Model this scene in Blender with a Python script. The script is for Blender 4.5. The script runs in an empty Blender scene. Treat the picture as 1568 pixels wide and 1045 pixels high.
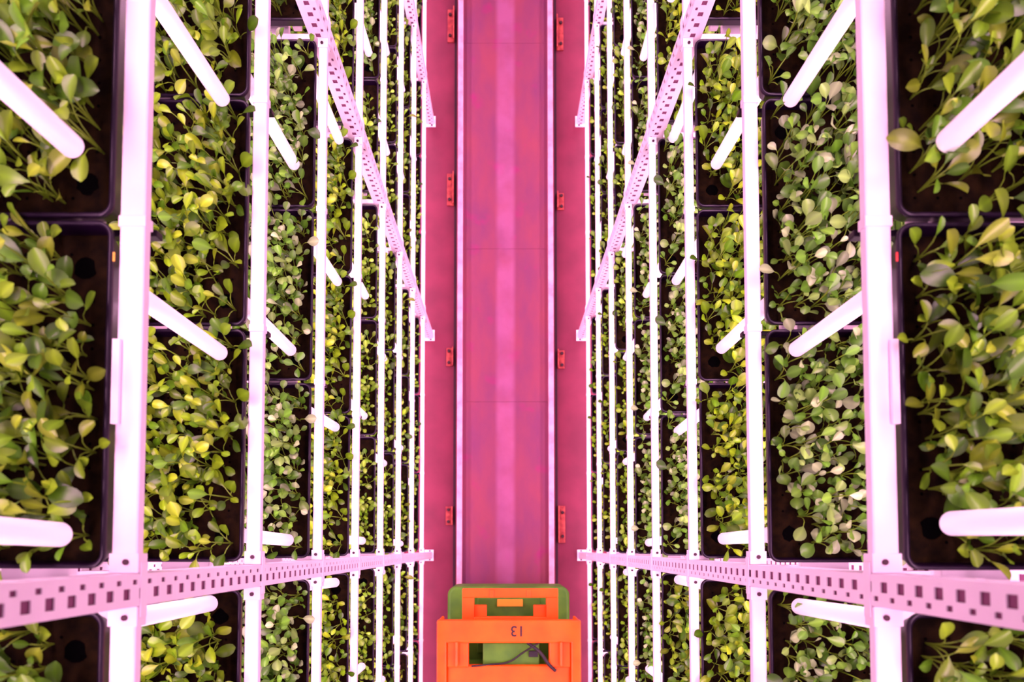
import bpy, bmesh, math, random
from mathutils import Vector, Matrix
random.seed(7)
S=bpy.context.scene
COL=S.collection
try:
    S.view_settings.view_transform='Standard'
    S.view_settings.look='None'
except Exception as e: print(e)

# ------------------------------------------------------------ materials
def mat(name,base,rough=.5,metal=0.0,spec=.5,noise=None,bump=0.0,nscale=20.0):
    m=bpy.data.materials.new(name); m.use_nodes=True
    nt=m.node_tree; b=nt.nodes['Principled BSDF']
    b.inputs['Roughness'].default_value=rough
    b.inputs['Metallic'].default_value=metal
    b.inputs['Specular IOR Level'].default_value=spec
    b.inputs['Base Color'].default_value=(*base,1)
    if noise:
        tc=nt.nodes.new('ShaderNodeTexCoord'); n=nt.nodes.new('ShaderNodeTexNoise')
        n.inputs['Scale'].default_value=nscale; n.inputs['Detail'].default_value=6
        nt.links.new(tc.outputs['Object'],n.inputs['Vector'])
        r=nt.nodes.new('ShaderNodeValToRGB')
        r.color_ramp.elements[0].position=.35; r.color_ramp.elements[0].color=(*noise,1)
        r.color_ramp.elements[1].position=.65; r.color_ramp.elements[1].color=(*base,1)
        nt.links.new(n.outputs['Fac'],r.inputs['Fac']); nt.links.new(r.outputs['Color'],b.inputs['Base Color'])
        if bump:
            bp=nt.nodes.new('ShaderNodeBump'); bp.inputs['Strength'].default_value=bump
            bp.inputs['Distance'].default_value=.01
            nt.links.new(n.outputs['Fac'],bp.inputs['Height']); nt.links.new(bp.outputs['Normal'],b.inputs['Normal'])
    return m
M_white=mat('painted_steel_white',(.95,.86,.92),.38,0,.5,noise=(.90,.80,.87),nscale=9)
M_pipe=mat('white_pvc_added_glow',(.95,.90,.93),.28)
_b=M_pipe.node_tree.nodes['Principled BSDF']; _b.inputs['Emission Color'].default_value=(1,.64,.85,1); _b.inputs['Emission Strength'].default_value=.48  # pipes are no lamps: pink glow added to look brightly lit
M_tray=mat('black_plastic',(.007,.0015,.011),.34,0,.30)
M_soil=mat('wet_substrate',(.014,.008,.002),.8,0,.04,noise=(.004,.0025,.001),bump=.6,nscale=35)
M_hole=mat('dark_hole',(.0006,.0006,.0006),.9,0,.02)
M_bolt=mat('dark_bolt',(.05,.02,.03),.5,.6)
M_label=mat('paper_label',(.95,.9,.93),.6)
M_red=mat('red_marker',(.8,.03,.02),.5)
M_yel=mat('yellow_marker',(.8,.45,.02),.5)
M_orange=mat('orange_paint',(1.0,.14,.003),.42,0,.4,noise=(.88,.10,.002),nscale=6)
M_green=mat('green_paint',(.09,.28,.012),.5,0,.4,noise=(.05,.19,.01),nscale=8)
M_black=mat('black_rubber',(.01,.008,.01),.6)
M_brk=mat('rusty_bracket',(.46,.08,.055),.5,0,.4,noise=(.26,.022,.03),nscale=30)
M_conc=mat('floor_paint',(.185,.020,.048),.55,0,.3,noise=(.135,.014,.036),nscale=4)
M_rail=mat('steel_rail',(.88,.48,.58),.32,.2,.6,noise=(.66,.29,.38),nscale=10)
M_wall=mat('insulated_wall_panel',(.6,.5,.56),.5)

def channel_mat():
    m=bpy.data.materials.new('worn_plate_painted_reflection'); m.use_nodes=True
    nt=m.node_tree; b=nt.nodes['Principled BSDF']; L=nt.links.new
    b.inputs['Roughness'].default_value=.34; b.inputs['Metallic'].default_value=.1; b.inputs['Specular IOR Level'].default_value=.4
    tc=nt.nodes.new('ShaderNodeTexCoord')
    mp=nt.nodes.new('ShaderNodeMapping'); mp.inputs['Scale'].default_value=(1.8,.7,1)
    n=nt.nodes.new('ShaderNodeTexNoise'); n.inputs['Scale'].default_value=2.4; n.inputs['Detail'].default_value=9; n.inputs['Roughness'].default_value=.55
    L(tc.outputs['Object'],mp.inputs['Vector']); L(mp.outputs['Vector'],n.inputs['Vector'])
    r=nt.nodes.new('ShaderNodeValToRGB')
    r.color_ramp.elements[0].position=.34; r.color_ramp.elements[0].color=(.190,.046,.110,1)  # purple end of the noise paints in reflected light
    r.color_ramp.elements[1].position=.66; r.color_ramp.elements[1].color=(.265,.056,.088,1)
    L(n.outputs['Fac'],r.inputs['Fac'])
    sx=nt.nodes.new('ShaderNodeSeparateXYZ'); L(tc.outputs['Object'],sx.inputs['Vector'])
    ab=nt.nodes.new('ShaderNodeMath'); ab.operation='ABSOLUTE'; L(sx.outputs['X'],ab.inputs[0])
    mr=nt.nodes.new('ShaderNodeMapRange'); mr.inputs['From Min'].default_value=.055; mr.inputs['From Max'].default_value=.09
    mr.inputs['To Min'].default_value=1.0; mr.inputs['To Max'].default_value=0
    L(ab.outputs[0],mr.inputs['Value'])
    n3=nt.nodes.new('ShaderNodeTexNoise'); n3.inputs['Scale'].default_value=3.5; n3.inputs['Detail'].default_value=6; L(tc.outputs['Object'],n3.inputs['Vector'])
    n3r=nt.nodes.new('ShaderNodeMapRange'); n3r.inputs['From Min'].default_value=.3; n3r.inputs['From Max'].default_value=.6; n3r.inputs['To Min'].default_value=.15; n3r.inputs['To Max'].default_value=.65
    L(n3.outputs['Fac'],n3r.inputs['Value'])
    mm=nt.nodes.new('ShaderNodeMath'); mm.operation='MULTIPLY'; L(mr.outputs['Result'],mm.inputs[0]); L(n3r.outputs['Result'],mm.inputs[1])
    n2=nt.nodes.new('ShaderNodeTexNoise'); n2.inputs['Scale'].default_value=5; n2.inputs['Detail'].default_value=5; L(tc.outputs['Object'],n2.inputs['Vector'])
    r2=nt.nodes.new('ShaderNodeValToRGB'); r2.color_ramp.elements[0].position=.60; r2.color_ramp.elements[1].position=.72
    r2.color_ramp.elements[1].color=(.7,.7,.7,1)
    L(n2.outputs['Fac'],r2.inputs['Fac'])
    mx2=nt.nodes.new('ShaderNodeMix'); mx2.data_type='RGBA'
    L(r2.outputs['Color'],mx2.inputs['Factor']); L(r.outputs['Color'],mx2.inputs['A']); mx2.inputs['B'].default_value=(.29,.018,.12,1)
    mx=nt.nodes.new('ShaderNodeMix'); mx.data_type='RGBA'
    L(mm.outputs[0],mx.inputs['Factor']); L(mx2.outputs['Result'],mx.inputs['A'])
    mx.inputs['B'].default_value=(.36,.12,.25,1)  # paler centre streak: light reflection painted into the colour
    L(mx.outputs['Result'],b.inputs['Base Color'])
    return m
M_chan=channel_mat()

def leaf_mat():
    m=bpy.data.materials.new('baby_leaf'); m.use_nodes=True
    nt=m.node_tree; b=nt.nodes['Principled BSDF']; L=nt.links.new
    a=nt.nodes.new('ShaderNodeAttribute'); a.attribute_name='leafcol'
    L(a.outputs['Color'],b.inputs['Base Color'])
    b.inputs['Roughness'].default_value=.36; b.inputs['Specular IOR Level'].default_value=.5
    tr=nt.nodes.new('ShaderNodeBsdfTranslucent'); L(a.outputs['Color'],tr.inputs['Color'])
    mx=nt.nodes.new('ShaderNodeMixShader'); mx.inputs[0].default_value=.12
    L(b.outputs[0],mx.inputs[1]); L(tr.outputs[0],mx.inputs[2])
    L(mx.outputs[0],nt.nodes['Material Output'].inputs['Surface'])
    return m
M_leaf=leaf_mat()

# ------------------------------------------------------------ mesh builder
class MB:
    def __init__(s): s.v=[];s.f=[];s.m=[];s.c=[];s.mats=[]
    def mi(s,m):
        if m not in s.mats: s.mats.append(m)
        return s.mats.index(m)
    def add(s,vs,fs,m,col=None):
        o=len(s.v); s.v+=[tuple(p) for p in vs]
        i=s.mi(m)
        for f in fs: s.f.append(tuple(o+k for k in f)); s.m.append(i)
        s.c+=[col or (1,1,1)]*len(vs)
    def box(s,x0,x1,y0,y1,z0,z1,m):
        x0,x1=min(x0,x1),max(x0,x1); y0,y1=min(y0,y1),max(y0,y1)
        vs=[(x,y,z) for z in(z0,z1) for y in(y0,y1) for x in(x0,x1)]
        s.add(vs,[(0,2,3,1),(4,5,7,6),(0,1,5,4),(2,6,7,3),(0,4,6,2),(1,3,7,5)],m)
    def cyl(s,p0,p1,r,m,n=20,dome=0):
        p0=Vector(p0);p1=Vector(p1);d=(p1-p0).normalized()
        a=d.orthogonal().normalized();b=d.cross(a)
        rings=[(p0,r)]
        if dome:
            for k in range(5):
                t=k/5*math.pi/2
                rings.append((p1-d*dome+d*dome*math.sin(t), r*math.cos(t) if k else r))
            rings.append((p1,r*.15))
        else: rings.append((p1,r))
        vs=[];fs=[]
        for (c,rr) in rings:
            for i in range(n):
                t=2*math.pi*i/n; vs.append(c+a*rr*math.cos(t)+b*rr*math.sin(t))
        for k in range(len(rings)-1):
            for i in range(n):
                j=(i+1)%n; fs.append((k*n+i,k*n+j,(k+1)*n+j,(k+1)*n+i))
        fs.append(tuple(reversed(range(n)))); fs.append(tuple((len(rings)-1)*n+i for i in range(n)))
        s.add(vs,fs,m)
    def mesh(s,name,smooth=False,colattr=False):
        me=bpy.data.meshes.new(name); me.from_pydata(s.v,[],s.f)
        for m in s.mats: me.materials.append(m)
        me.polygons.foreach_set('material_index',s.m)
        if smooth: me.polygons.foreach_set('use_smooth',[True]*len(s.f))
        if colattr:
            a=me.color_attributes.new('leafcol','FLOAT_COLOR','POINT')
            flat=[]
            for c in s.c: flat+= [c[0],c[1],c[2],1.0]
            a.data.foreach_set('color',flat)
        me.update()
        return me
def obj(name,me,parent=None,loc=(0,0,0),bevel=0,solid=0):
    o=bpy.data.objects.new(name,me); COL.objects.link(o); o.location=loc
    if parent: o.parent=parent
    if solid:
        md=o.modifiers.new('s','SOLIDIFY'); md.thickness=solid; md.offset=0
    if bevel:
        md=o.modifiers.new('b','BEVEL'); md.width=bevel; md.segments=2; md.limit_method='ANGLE'
    return o
def empty(name,loc=(0,0,0)):
    o=bpy.data.objects.new(name,None); COL.objects.link(o); o.location=loc; o.empty_display_size=.2; return o

# ------------------------------------------------------------ layout constants (metres)
LS=.55
ZL=[LS*(8-k) for k in range(-1,8)]
PY=[-1.87,-.07,1.73,3.53,5.33]
XF=.597
def XB(k): return .640 if k<=0 else (.632 if k==1 else .626)

# ------------------------------------------------------------ leaves / trays
def leaf(mb,base,az,hgt,reach,L,W,e0,e1,col,rng,roll=0,stemcol=None):
    ca,sa=math.cos(az),math.sin(az)
    pts=[]
    for i in range(5):
        t=i/4; pts.append(Vector((base[0]+ca*reach*t**1.6, base[1]+sa*reach*t**1.6, base[2]+hgt*(1-(1-t)**1.5))))
    vs=[];fs=[]
    for i,p in enumerate(pts):
        r=.0018-.0004*i/4
        for k in range(4):
            a=k*math.pi/2
            vs.append(p+Vector((r*math.cos(a)*-sa+r*math.sin(a)*ca, r*math.cos(a)*ca+r*math.sin(a)*sa, r*math.sin(a)*.6)))
    for i in range(4):
        for k in range(4):
            j=(k+1)%4; fs.append((i*4+k,i*4+j,(i+1)*4+j,(i+1)*4+k))
    mb.add(vs,fs,M_leaf,stemcol)
    N=9; C=5
    p=pts[-1].copy(); vs=[];fs=[]
    side=Vector((-sa,ca,0)); cup=rng.uniform(.2,.5)
    bend=rng.uniform(-.3,.3)
    cols=[]
    prof=[.06,.20,.46,.70,.88,.98,1.0,.93,.72,.26]
    for i in range(N+1):
        t=i/N
        e=e0+(e1-e0)*t
        a=az+bend*t
        d=Vector((math.cos(a)*math.cos(e),math.sin(a)*math.cos(e),math.sin(e)))
        if i: p=p+d*(L/N)
        s2=(Matrix.Rotation(roll,3,d)@side).normalized()
        n=d.cross(s2)*-1
        n = n if n.z>0 else -n
        w=W*.5*prof[i]
        for k in range(C):
            u=(k-(C-1)/2)/((C-1)/2)
            q=p+s2*(w*u)+n*(cup*w*abs(u)**1.5)
            if i==N: q=q-d*(L*.03*abs(u))
            vs.append(q)
            br=1.35 if k==2 else (1.0 if k in(1,3) else .85)
            cols.append(tuple(min(.9,c*br) for c in col))
    for i in range(N):
        for k in range(C-1):
            fs.append((i*C+k,i*C+k+1,(i+1)*C+k+1,(i+1)*C+k))
    o=len(mb.v); mb.add(vs,fs,M_leaf,col)
    mb.c[o:]=cols

STY={
 'yellow':dict(nx=10,ny=14,L=(.032,.054),W=(.50,.68),h=(.025,.095),pal=[(.24,.47,.009),(.18,.40,.008),(.31,.52,.012),(.10,.28,.006)]),
 'olive': dict(nx=9,ny=13,L=(.038,.062),W=(.42,.58),h=(.040,.110),pal=[(.16,.37,.012),(.21,.41,.014),(.09,.26,.008),(.26,.42,.018)]),
 'pale':  dict(nx=10,ny=13,L=(.030,.048),W=(.58,.78),h=(.035,.115),pal=[(.13,.36,.025),(.25,.48,.08),(.09,.27,.012),(.38,.54,.22),(.15,.37,.025)]),
 'mixed': dict(nx=10,ny=14,L=(.030,.052),W=(.52,.72),h=(.030,.100),pal=[(.18,.42,.012),(.26,.49,.03),(.10,.28,.008),(.21,.43,.014)]),
}
TX,TY=.40,.572
def rrect(hx,hy,r,z,n=6):
    out=[]
    for cx,cy,a0 in((hx-r,hy-r,0),(-hx+r,hy-r,90),(-hx+r,-hy+r,180),(hx-r,-hy+r,270)):
        for i in range(n+1):
            a=math.radians(a0+90*i/n); out.append((cx+r*math.cos(a),cy+r*math.sin(a),z))
    return out
def tray_mesh(style,seed,var):
    rng=random.Random(seed); st=STY[style]; mb=MB()
    hx,hy=TX/2,TY/2
    loops=[rrect(hx-.012,hy-.012,.02,-.04),rrect(hx-.003,hy-.003,.023,-.003),rrect(hx,hy,.025,-.003),rrect(hx,hy,.025,.003),
           rrect(hx-.002,hy-.002,.023,.0045),rrect(hx-.006,hy-.006,.020,.0045),rrect(hx-.008,hy-.008,.018,.002),rrect(hx-.012,hy-.012,.015,-.026)]
    n=len(loops[0]); vs=[p for l in loops for p in l]; fs=[]
    for k in range(len(loops)-1):
        for i in range(n):
            j=(i+1)%n; fs.append((k*n+i,k*n+j,(k+1)*n+j,(k+1)*n+i))
    fs.append(tuple(reversed(range(n))))
    mb.add(vs,fs,M_tray)
    mb.add(rrect(hx-.0115,hy-.0115,.015,-.024),[tuple(range(n))],M_soil)
    hxp,hyp=-hx+.060,(hy-.070)*(1 if var%2 else -1)
    ring=[(hxp+.020*math.cos(i*math.pi/8)*rng.uniform(.8,1.1),hyp+.020*math.sin(i*math.pi/8)*rng.uniform(.8,1.1),-.0235) for i in range(16)]
    mb.add(ring,[tuple(range(16))],M_hole)
    for ix in range(9):
        for iy in range(13):
            x=-hx+.045+ix*(TX-.09)/8; y=-hy+.045+iy*(TY-.09)/12
            if (x-hxp)**2+(y-hyp)**2<.0011: continue
            vs=[(x+.003*math.cos(t*math.pi/3),y+.003*math.sin(t*math.pi/3),-.0236) for t in range(6)]
            mb.add(vs,[tuple(range(6))],M_hole)
    nx,ny=st['nx'],st['ny']
    for ix in range(nx):
        for iy in range(ny):
            x=-hx+.028+(ix+.5)*(TX-.054)/nx+rng.uniform(-.015,.015)
            y=-hy+.024+(iy+.5)*(TY-.048)/ny+rng.uniform(-.015,.015)
            if (x-hxp)**2+(y-hyp)**2<.034**2: continue
            if rng.random()<.07: continue
            az0=rng.uniform(0,6.28); nl=rng.choice([4,4,5,5,6])
            sc=rng.uniform(.68,1.18)
            for l in range(nl):
                az=az0+l*2.4+rng.uniform(-.4,.4)
                inner=l/nl
                Ln=rng.uniform(*st['L'])*sc*(1-.25*inner)
                W=Ln*rng.uniform(*st['W'])
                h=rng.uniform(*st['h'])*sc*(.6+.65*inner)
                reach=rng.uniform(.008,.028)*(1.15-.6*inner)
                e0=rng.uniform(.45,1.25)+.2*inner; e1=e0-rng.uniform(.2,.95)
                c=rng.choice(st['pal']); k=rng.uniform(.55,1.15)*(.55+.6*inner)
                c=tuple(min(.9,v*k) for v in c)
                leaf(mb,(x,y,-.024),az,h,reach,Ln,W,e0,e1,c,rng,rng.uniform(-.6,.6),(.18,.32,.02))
    return mb.mesh('tray_with_'+style+'_leaves',smooth=True,colattr=True)
MESH={s:[tray_mesh(s,i*13+j,j) for j in range(3)] for i,s in enumerate(STY)}

style_left ={-1:'olive',0:'olive',1:'yellow',2:'pale',3:'yellow',4:'mixed',5:'mixed',6:'olive',7:'mixed'}
style_right={-1:'olive',0:'olive',1:'pale',2:'yellow',3:'pale',4:'pale',5:'mixed',6:'yellow',7:'yellow'}
for side in(-1,1):
    for li,k in enumerate(range(-1,8)):
        z=ZL[li]; st=(style_left if side<0 else style_right)[k]
        for b in range(4):
            for t in range(3):
                y=PY[b]+.32+.58*t
                if y<-1.3: continue
                s2=st if (k<=1 or random.random()<.88) else random.choice(list(STY))
                me=random.choice(MESH[s2])
                o=obj('seedling_tray',me)
                o.location=(side*(XB(k)+.004+TX/2+random.uniform(0,.005)),y+random.uniform(-.003,.003),z)
                o.rotation_euler=(0,0,math.pi if side<0 else 0)

# ------------------------------------------------------------ racks
def perf_post(h):
    mb=MB(); W=.050; D=.060
    def strip(fn,wid):
        cols=[0,.008,.016,.022,.039,wid]; p=.045
        zs=[]
        n=int(h/p)
        for i in range(n): zs+=[i*p,i*p+.019,i*p+.025,i*p+.038]
        zs.append(n*p)
        vs=[fn(c,z) for z in zs for c in cols]; fs=[]
        nc=len(cols)
        for r in range(len(zs)-1):
            for c in range(nc-1):
                if c==3 and r%4==0: continue
                if c==1 and r%4==2: continue
                fs.append((r*nc+c,r*nc+c+1,(r+1)*nc+c+1,(r+1)*nc+c))
        mb.add(vs,fs,M_white)
    strip(lambda c,z:(0,c-W/2,z),W)
    strip(lambda c,z:(c,-W/2,z),D)
    strip(lambda c,z:(c,W/2,z),D)
    mb.add([(D,-W/2,0),(D,W/2,0),(D,W/2,h),(D,-W/2,h)],[(0,1,2,3)],M_white)  # back plate added to keep the inside of the post dark
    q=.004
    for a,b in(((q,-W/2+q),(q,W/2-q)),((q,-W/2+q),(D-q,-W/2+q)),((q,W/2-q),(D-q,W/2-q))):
        mb.add([(a[0],a[1],0),(b[0],b[1],0),(b[0],b[1],h),(a[0],a[1],h)],[(0,1,2,3)],M_post_shade)
    return mb.mesh('perforated_post')
M_post_shade=mat('post_inner_shade',(.24,.07,.15),.6,.2)  # dark sheets behind the post holes, shade put in as colour
POST=perf_post(5.84)
for side in(-1,1):
    R=empty('cultivation_rack')
    for y in PY:
        for xx in(.594,1.050):
            o=obj('upright_post',POST,R,(side*xx,y,0.012),solid=.0025)
            o.rotation_euler=(0,0,0 if side>0 else math.pi)
        mb=MB(); x0=.58;x1=.665
        mb.box(side*x0,side*x1,y-.045,y+.045,0,.010,M_white)
        for q in(-.036,.036): mb.cyl((side*.61,y+q,.010),(side*.61,y+q,.02),.006,M_bolt,8)
        obj('post_foot',mb.mesh('post_foot'),R,bevel=.001)
    beams=MB();clips=MB();bolts=MB();pipes=MB();lab=MB();lamps=MB();cross=MB()
    for li,k in enumerate(range(-1,8)):
        z=ZL[li]; xb=XB(k)
        for b in range(4):
            y0=PY[b]+.027;y1=PY[b+1]-.027
            beams.box(side*XF,side*xb,y0,y1,z-.024,z-.004,M_white)
            beams.box(side*1.052,side*1.09,y0,y1,z-.040,z-.004,M_white)
            beams.box(side*.70,side*.73,y0+.02,y1-.02,z-.070,z-.046,M_white)
            beams.box(side*.97,side*1.0,y0+.02,y1-.02,z-.070,z-.046,M_white)
            for yy,sg in((y0,1),(y1,-1)):
                clips.box(side*(XF-.003),side*(xb+.002),yy,yy+sg*.032,z-.030,z-.001,M_white)
                bolts.cyl((side*.614,yy+sg*.018,z-.002),(side*.614,yy+sg*.018,z+.002),.005,M_bolt,10)
            for t in(1,2):
                yy=PY[b]+.03+.58*t
                clips.box(side*(XF-.0015),side*(xb+.001),yy-.009,yy+.009,z-.026,z-.002,M_white)
                cross.box(side*.60,side*1.06,yy-.006,yy+.006,z-.068,z-.046,M_tray)
        for y in PY:
            clips.box(side*(XF-.006),side*(XF-.0035),y-.045,y+.045,z-.026,z-.006,M_white)
            cross.box(side*.655,side*1.05,y-.010,y+.010,z-.070,z-.03,M_white)
        if k>=0:
            off=.03 if k%2==0 else -.13
            for n in range(-2,9):
                y=off+.594*n
                if y>5.2 or y<-1.6: continue
                px=side*(.677+random.uniform(-.002,.003))
                jx=random.uniform(-.006,.008); jy=random.uniform(-.012,.012)
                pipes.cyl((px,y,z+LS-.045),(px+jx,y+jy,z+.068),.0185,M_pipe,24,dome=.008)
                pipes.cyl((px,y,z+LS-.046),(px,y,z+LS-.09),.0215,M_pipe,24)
    z=ZL[1]; xb=XB(0)
    for yy in (.20,1.42,-.62):
        lab.box(side*(xb-.009),side*(xb+.003),yy,yy+.14,z-.0045,z+.003,M_label)
    lab.box(side*(xb+.001),side*(xb+.004),.468,.483,z+.004,z+.006,M_yel if side<0 else M_red)
    obj('shelf_beams',beams.mesh('beams'),R,bevel=.004)
    obj('beam_clips',clips.mesh('clips'),R,bevel=.001)
    obj('cross_bars',cross.mesh('cross'),R,bevel=.002)
    obj('beam_bolts',bolts.mesh('bolts'),R)
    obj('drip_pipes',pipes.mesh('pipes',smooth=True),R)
    obj('shelf_labels',lab.mesh('labels'),R)
    for li,k in enumerate(range(-2,8)):
        z=LS*(8-k)-.05
        lamps.box(side*.75,side*.87,-1.80,5.28,z-.045,z-.022,M_white)
        ld=bpy.data.lights.new('grow_light','AREA'); ld.shape='RECTANGLE'; ld.size=.10; ld.size_y=7.0
        ld.energy=52; ld.color=(1,.48,.78)
        lo=bpy.data.objects.new('led_emitter',ld); COL.objects.link(lo); lo.parent=R
        lo.location=(side*.79,1.74,z-.047)
    obj('led_battens',lamps.mesh('battens'),R,bevel=.003)

# ------------------------------------------------------------ floor, channel, walls
mb=MB(); mb.box(-1.6,1.6,-2.4,6.2,-.1,0,M_conc); obj('floor',mb.mesh('floor'))
for nm,x0,x1 in(('wall_left',-1.30,-1.2),('wall_right',1.2,1.30)):
    mb=MB(); mb.box(x0,x1,-2.4,6.2,0,6.4,M_wall); obj(nm,mb.mesh(nm))
T=empty('floor_guide_track')
mb=MB()
ys=[-2.3,-.9,1.18,2.45,4.2,6.1]
for a,b in zip(ys[:-1],ys[1:]): mb.box(-.349,.349,a+.0006,b-.0006,.001,.010,M_chan)
obj('channel_plate',mb.mesh('plate'),T,bevel=.001)
mb=MB()
for s in(-1,1):
    mb.box(s*.348,s*.390,-2.3,6.1,.010,.070,M_rail)
    mb.box(s*.390,s*.402,-2.3,6.1,.001,.030,M_conc)
    mb.box(s*.402,s*.424,-2.3,6.1,.001,.005,M_bolt)
obj('guide_rails',mb.mesh('rails'),T,bevel=.006)
mb=MB()
for s,lst in((-1,((2.95,.27),(1.55,.15),(.25,.15),(4.35,.28))),(1,((4.28,.28),(2.85,.14),(1.53,.15),(.18,.30)))):
    xa=.426
    for y,l in lst:
        mb.box(s*xa,s*(xa+.058),y-l/2,y+l/2,.001,.012,M_brk)
        mb.box(s*(xa-.001),s*(xa+.008),y-l/2,y+l/2,.012,.055,M_brk)
        for q in(-.32,.32):
            mb.cyl((s*(xa+.036),y+q*l,.012),(s*(xa+.036),y+q*l,.028),.013,M_bolt,6)
obj('rail_brackets',mb.mesh('brackets'),T,bevel=.003)

# ------------------------------------------------------------ lift carriage
K=empty('lift_carriage',(.022,0,0))
mb=MB()
z1=1.10
mb.box(-.465,.465,-.62,-.474,z1-.07,z1,M_orange)
mb.box(-.465,-.40,-1.25,-.60,z1-.07,z1,M_orange); mb.box(.40,.465,-1.25,-.60,z1-.07,z1,M_orange)
mb.box(-.40,-.26,-.78,-.60,z1-.085,z1-.015,M_orange); mb.box(.26,.40,-.78,-.60,z1-.085,z1-.015,M_orange)
mb.box(-.40,.40,-1.25,-.77,z1-.10,z1-.03,M_orange)
mb.box(-.345,-.325,-.77,-.61,z1-.015,z1+.02,M_orange); mb.box(.325,.345,-.77,-.61,z1-.015,z1+.02,M_orange)
mb.box(-.465,-.445,-1.25,-.48,z1-.35,z1-.07,M_orange); mb.box(.445,.465,-1.25,-.48,z1-.35,z1-.07,M_orange)
obj('orange_frame',mb.mesh('frame'),K,bevel=.010)
mb=MB(); z2=.88
mb.box(-.315,.335,-.345,-.285,z2-.06,z2,M_orange)
mb.box(-.315,-.235,-.56,-.345,z2-.06,z2,M_orange); mb.box(.255,.335,-.56,-.345,z2-.06,z2,M_orange)
mb.box(-.235,-.15,-.50,-.40,z2-.10,z2-.04,M_orange); mb.box(.17,.255,-.50,-.40,z2-.10,z2-.04,M_orange)
mb.box(-.235,.255,-.56,-.475,z2-.05,z2+.03,M_orange)
mb.box(-.13,-.10,-.345,-.29,z2,z2+.008,M_orange); mb.box(.12,.15,-.345,-.29,z2,z2+.008,M_orange)
for x in(-.27,.29):
    mb.box(x-.03,x+.03,-.60,-.52,z2,z1-.08,M_orange)
obj('front_bumper',mb.mesh('bumper'),K,bevel=.008)
mb=MB()
L1=rrect(.435,.48,.06,.25); L2=rrect(.435,.48,.06,.62); L3=rrect(.42,.465,.05,.635); n=len(L1)
vs=[(p[0],p[1]-.765,p[2]) for l in(L1,L2,L3) for p in l]
fs=[(k*n+i,k*n+(i+1)%n,(k+1)*n+(i+1)%n,(k+1)*n+i) for k in range(2) for i in range(n)]
fs+=[tuple(reversed(range(n))),tuple(2*n+i for i in range(n))]
mb.add(vs,fs,M_green)
mb.box(-.22,.22,-.75,-.36,.635,.69,M_green); mb.box(-.30,.30,-1.2,-.80,.635,.99,M_green)
mb.box(-.17,.20,-.80,-.63,.69,1.02,M_green)
obj('green_body',mb.mesh('body'),K,bevel=.006)
mb=MB(); mb.box(-.08,.10,-.42,-.37,.69,.715,M_yel); mb.box(.13,.19,-.72,-.68,1.02,1.04,M_black)
obj('control_unit',mb.mesh('ctl'),K,bevel=.003)
mb=MB()
for x in(-.30,.30):
    for y in(-.45,-1.1):
        mb.cyl((x-.03,y,.13),(x+.03,y,.13),.119,M_black,28); mb.cyl((x-.035,y,.13),(x+.035,y,.13),.05,M_rail,16)
        mb.box(x-.045,x+.045,y-.03,y+.03,.19,.26,M_black)
obj('wheels',mb.mesh('wheels'),K)
def cable(name,pts,r):
    cu=bpy.data.curves.new(name,'CURVE'); cu.dimensions='3D'; cu.bevel_depth=r; cu.bevel_resolution=3
    sp=cu.splines.new('BEZIER'); sp.bezier_points.add(len(pts)-1)
    for b,p in zip(sp.bezier_points,pts): b.co=p; b.handle_left_type=b.handle_right_type='AUTO'
    cu.materials.append(M_black); o=bpy.data.objects.new(name,cu); COL.objects.link(o); o.parent=K
cable('cable_1',[(-.24,-.77,1.09),(-.12,-.765,1.05),(.0,-.75,1.04),(.09,-.69,1.05),(.16,-.64,1.09),(.20,-.62,1.06)],.006)
cable('cable_2',[(.12,-.62,1.07),(.20,-.68,1.09),(.26,-.76,1.10),(.30,-.80,1.08)],.011)
tc=bpy.data.curves.new('number','FONT'); tc.body='13'; tc.size=.095; tc.extrude=.0006; tc.offset=.0012; tc.align_x='CENTER'; tc.materials.append(M_black)
to=bpy.data.objects.new('number_13',tc); COL.objects.link(to); to.parent=K; to.location=(.055,-.512,z1+.001); to.rotation_euler=(0,0,math.pi)

# ------------------------------------------------------------ world + camera
w=bpy.data.worlds.new('hall_ambient'); S.world=w; w.use_nodes=True
bg=w.node_tree.nodes['Background']; bg.inputs[0].default_value=(1,.45,.78,1); bg.inputs[1].default_value=.55
cd=bpy.data.cameras.new('camera'); cam=bpy.data.objects.new('camera',cd); COL.objects.link(cam)
cd.sensor_width=36; cd.lens=23.88; cd.shift_y=.172; cd.shift_x=.0064; cd.clip_start=.05
cd.dof.use_dof=True; cd.dof.focus_distance=2.3; cd.dof.aperture_fstop=3.6
cam.location=(0,0,5.5); cam.rotation_euler=(math.radians(2.5),0,0)
S.camera=cam
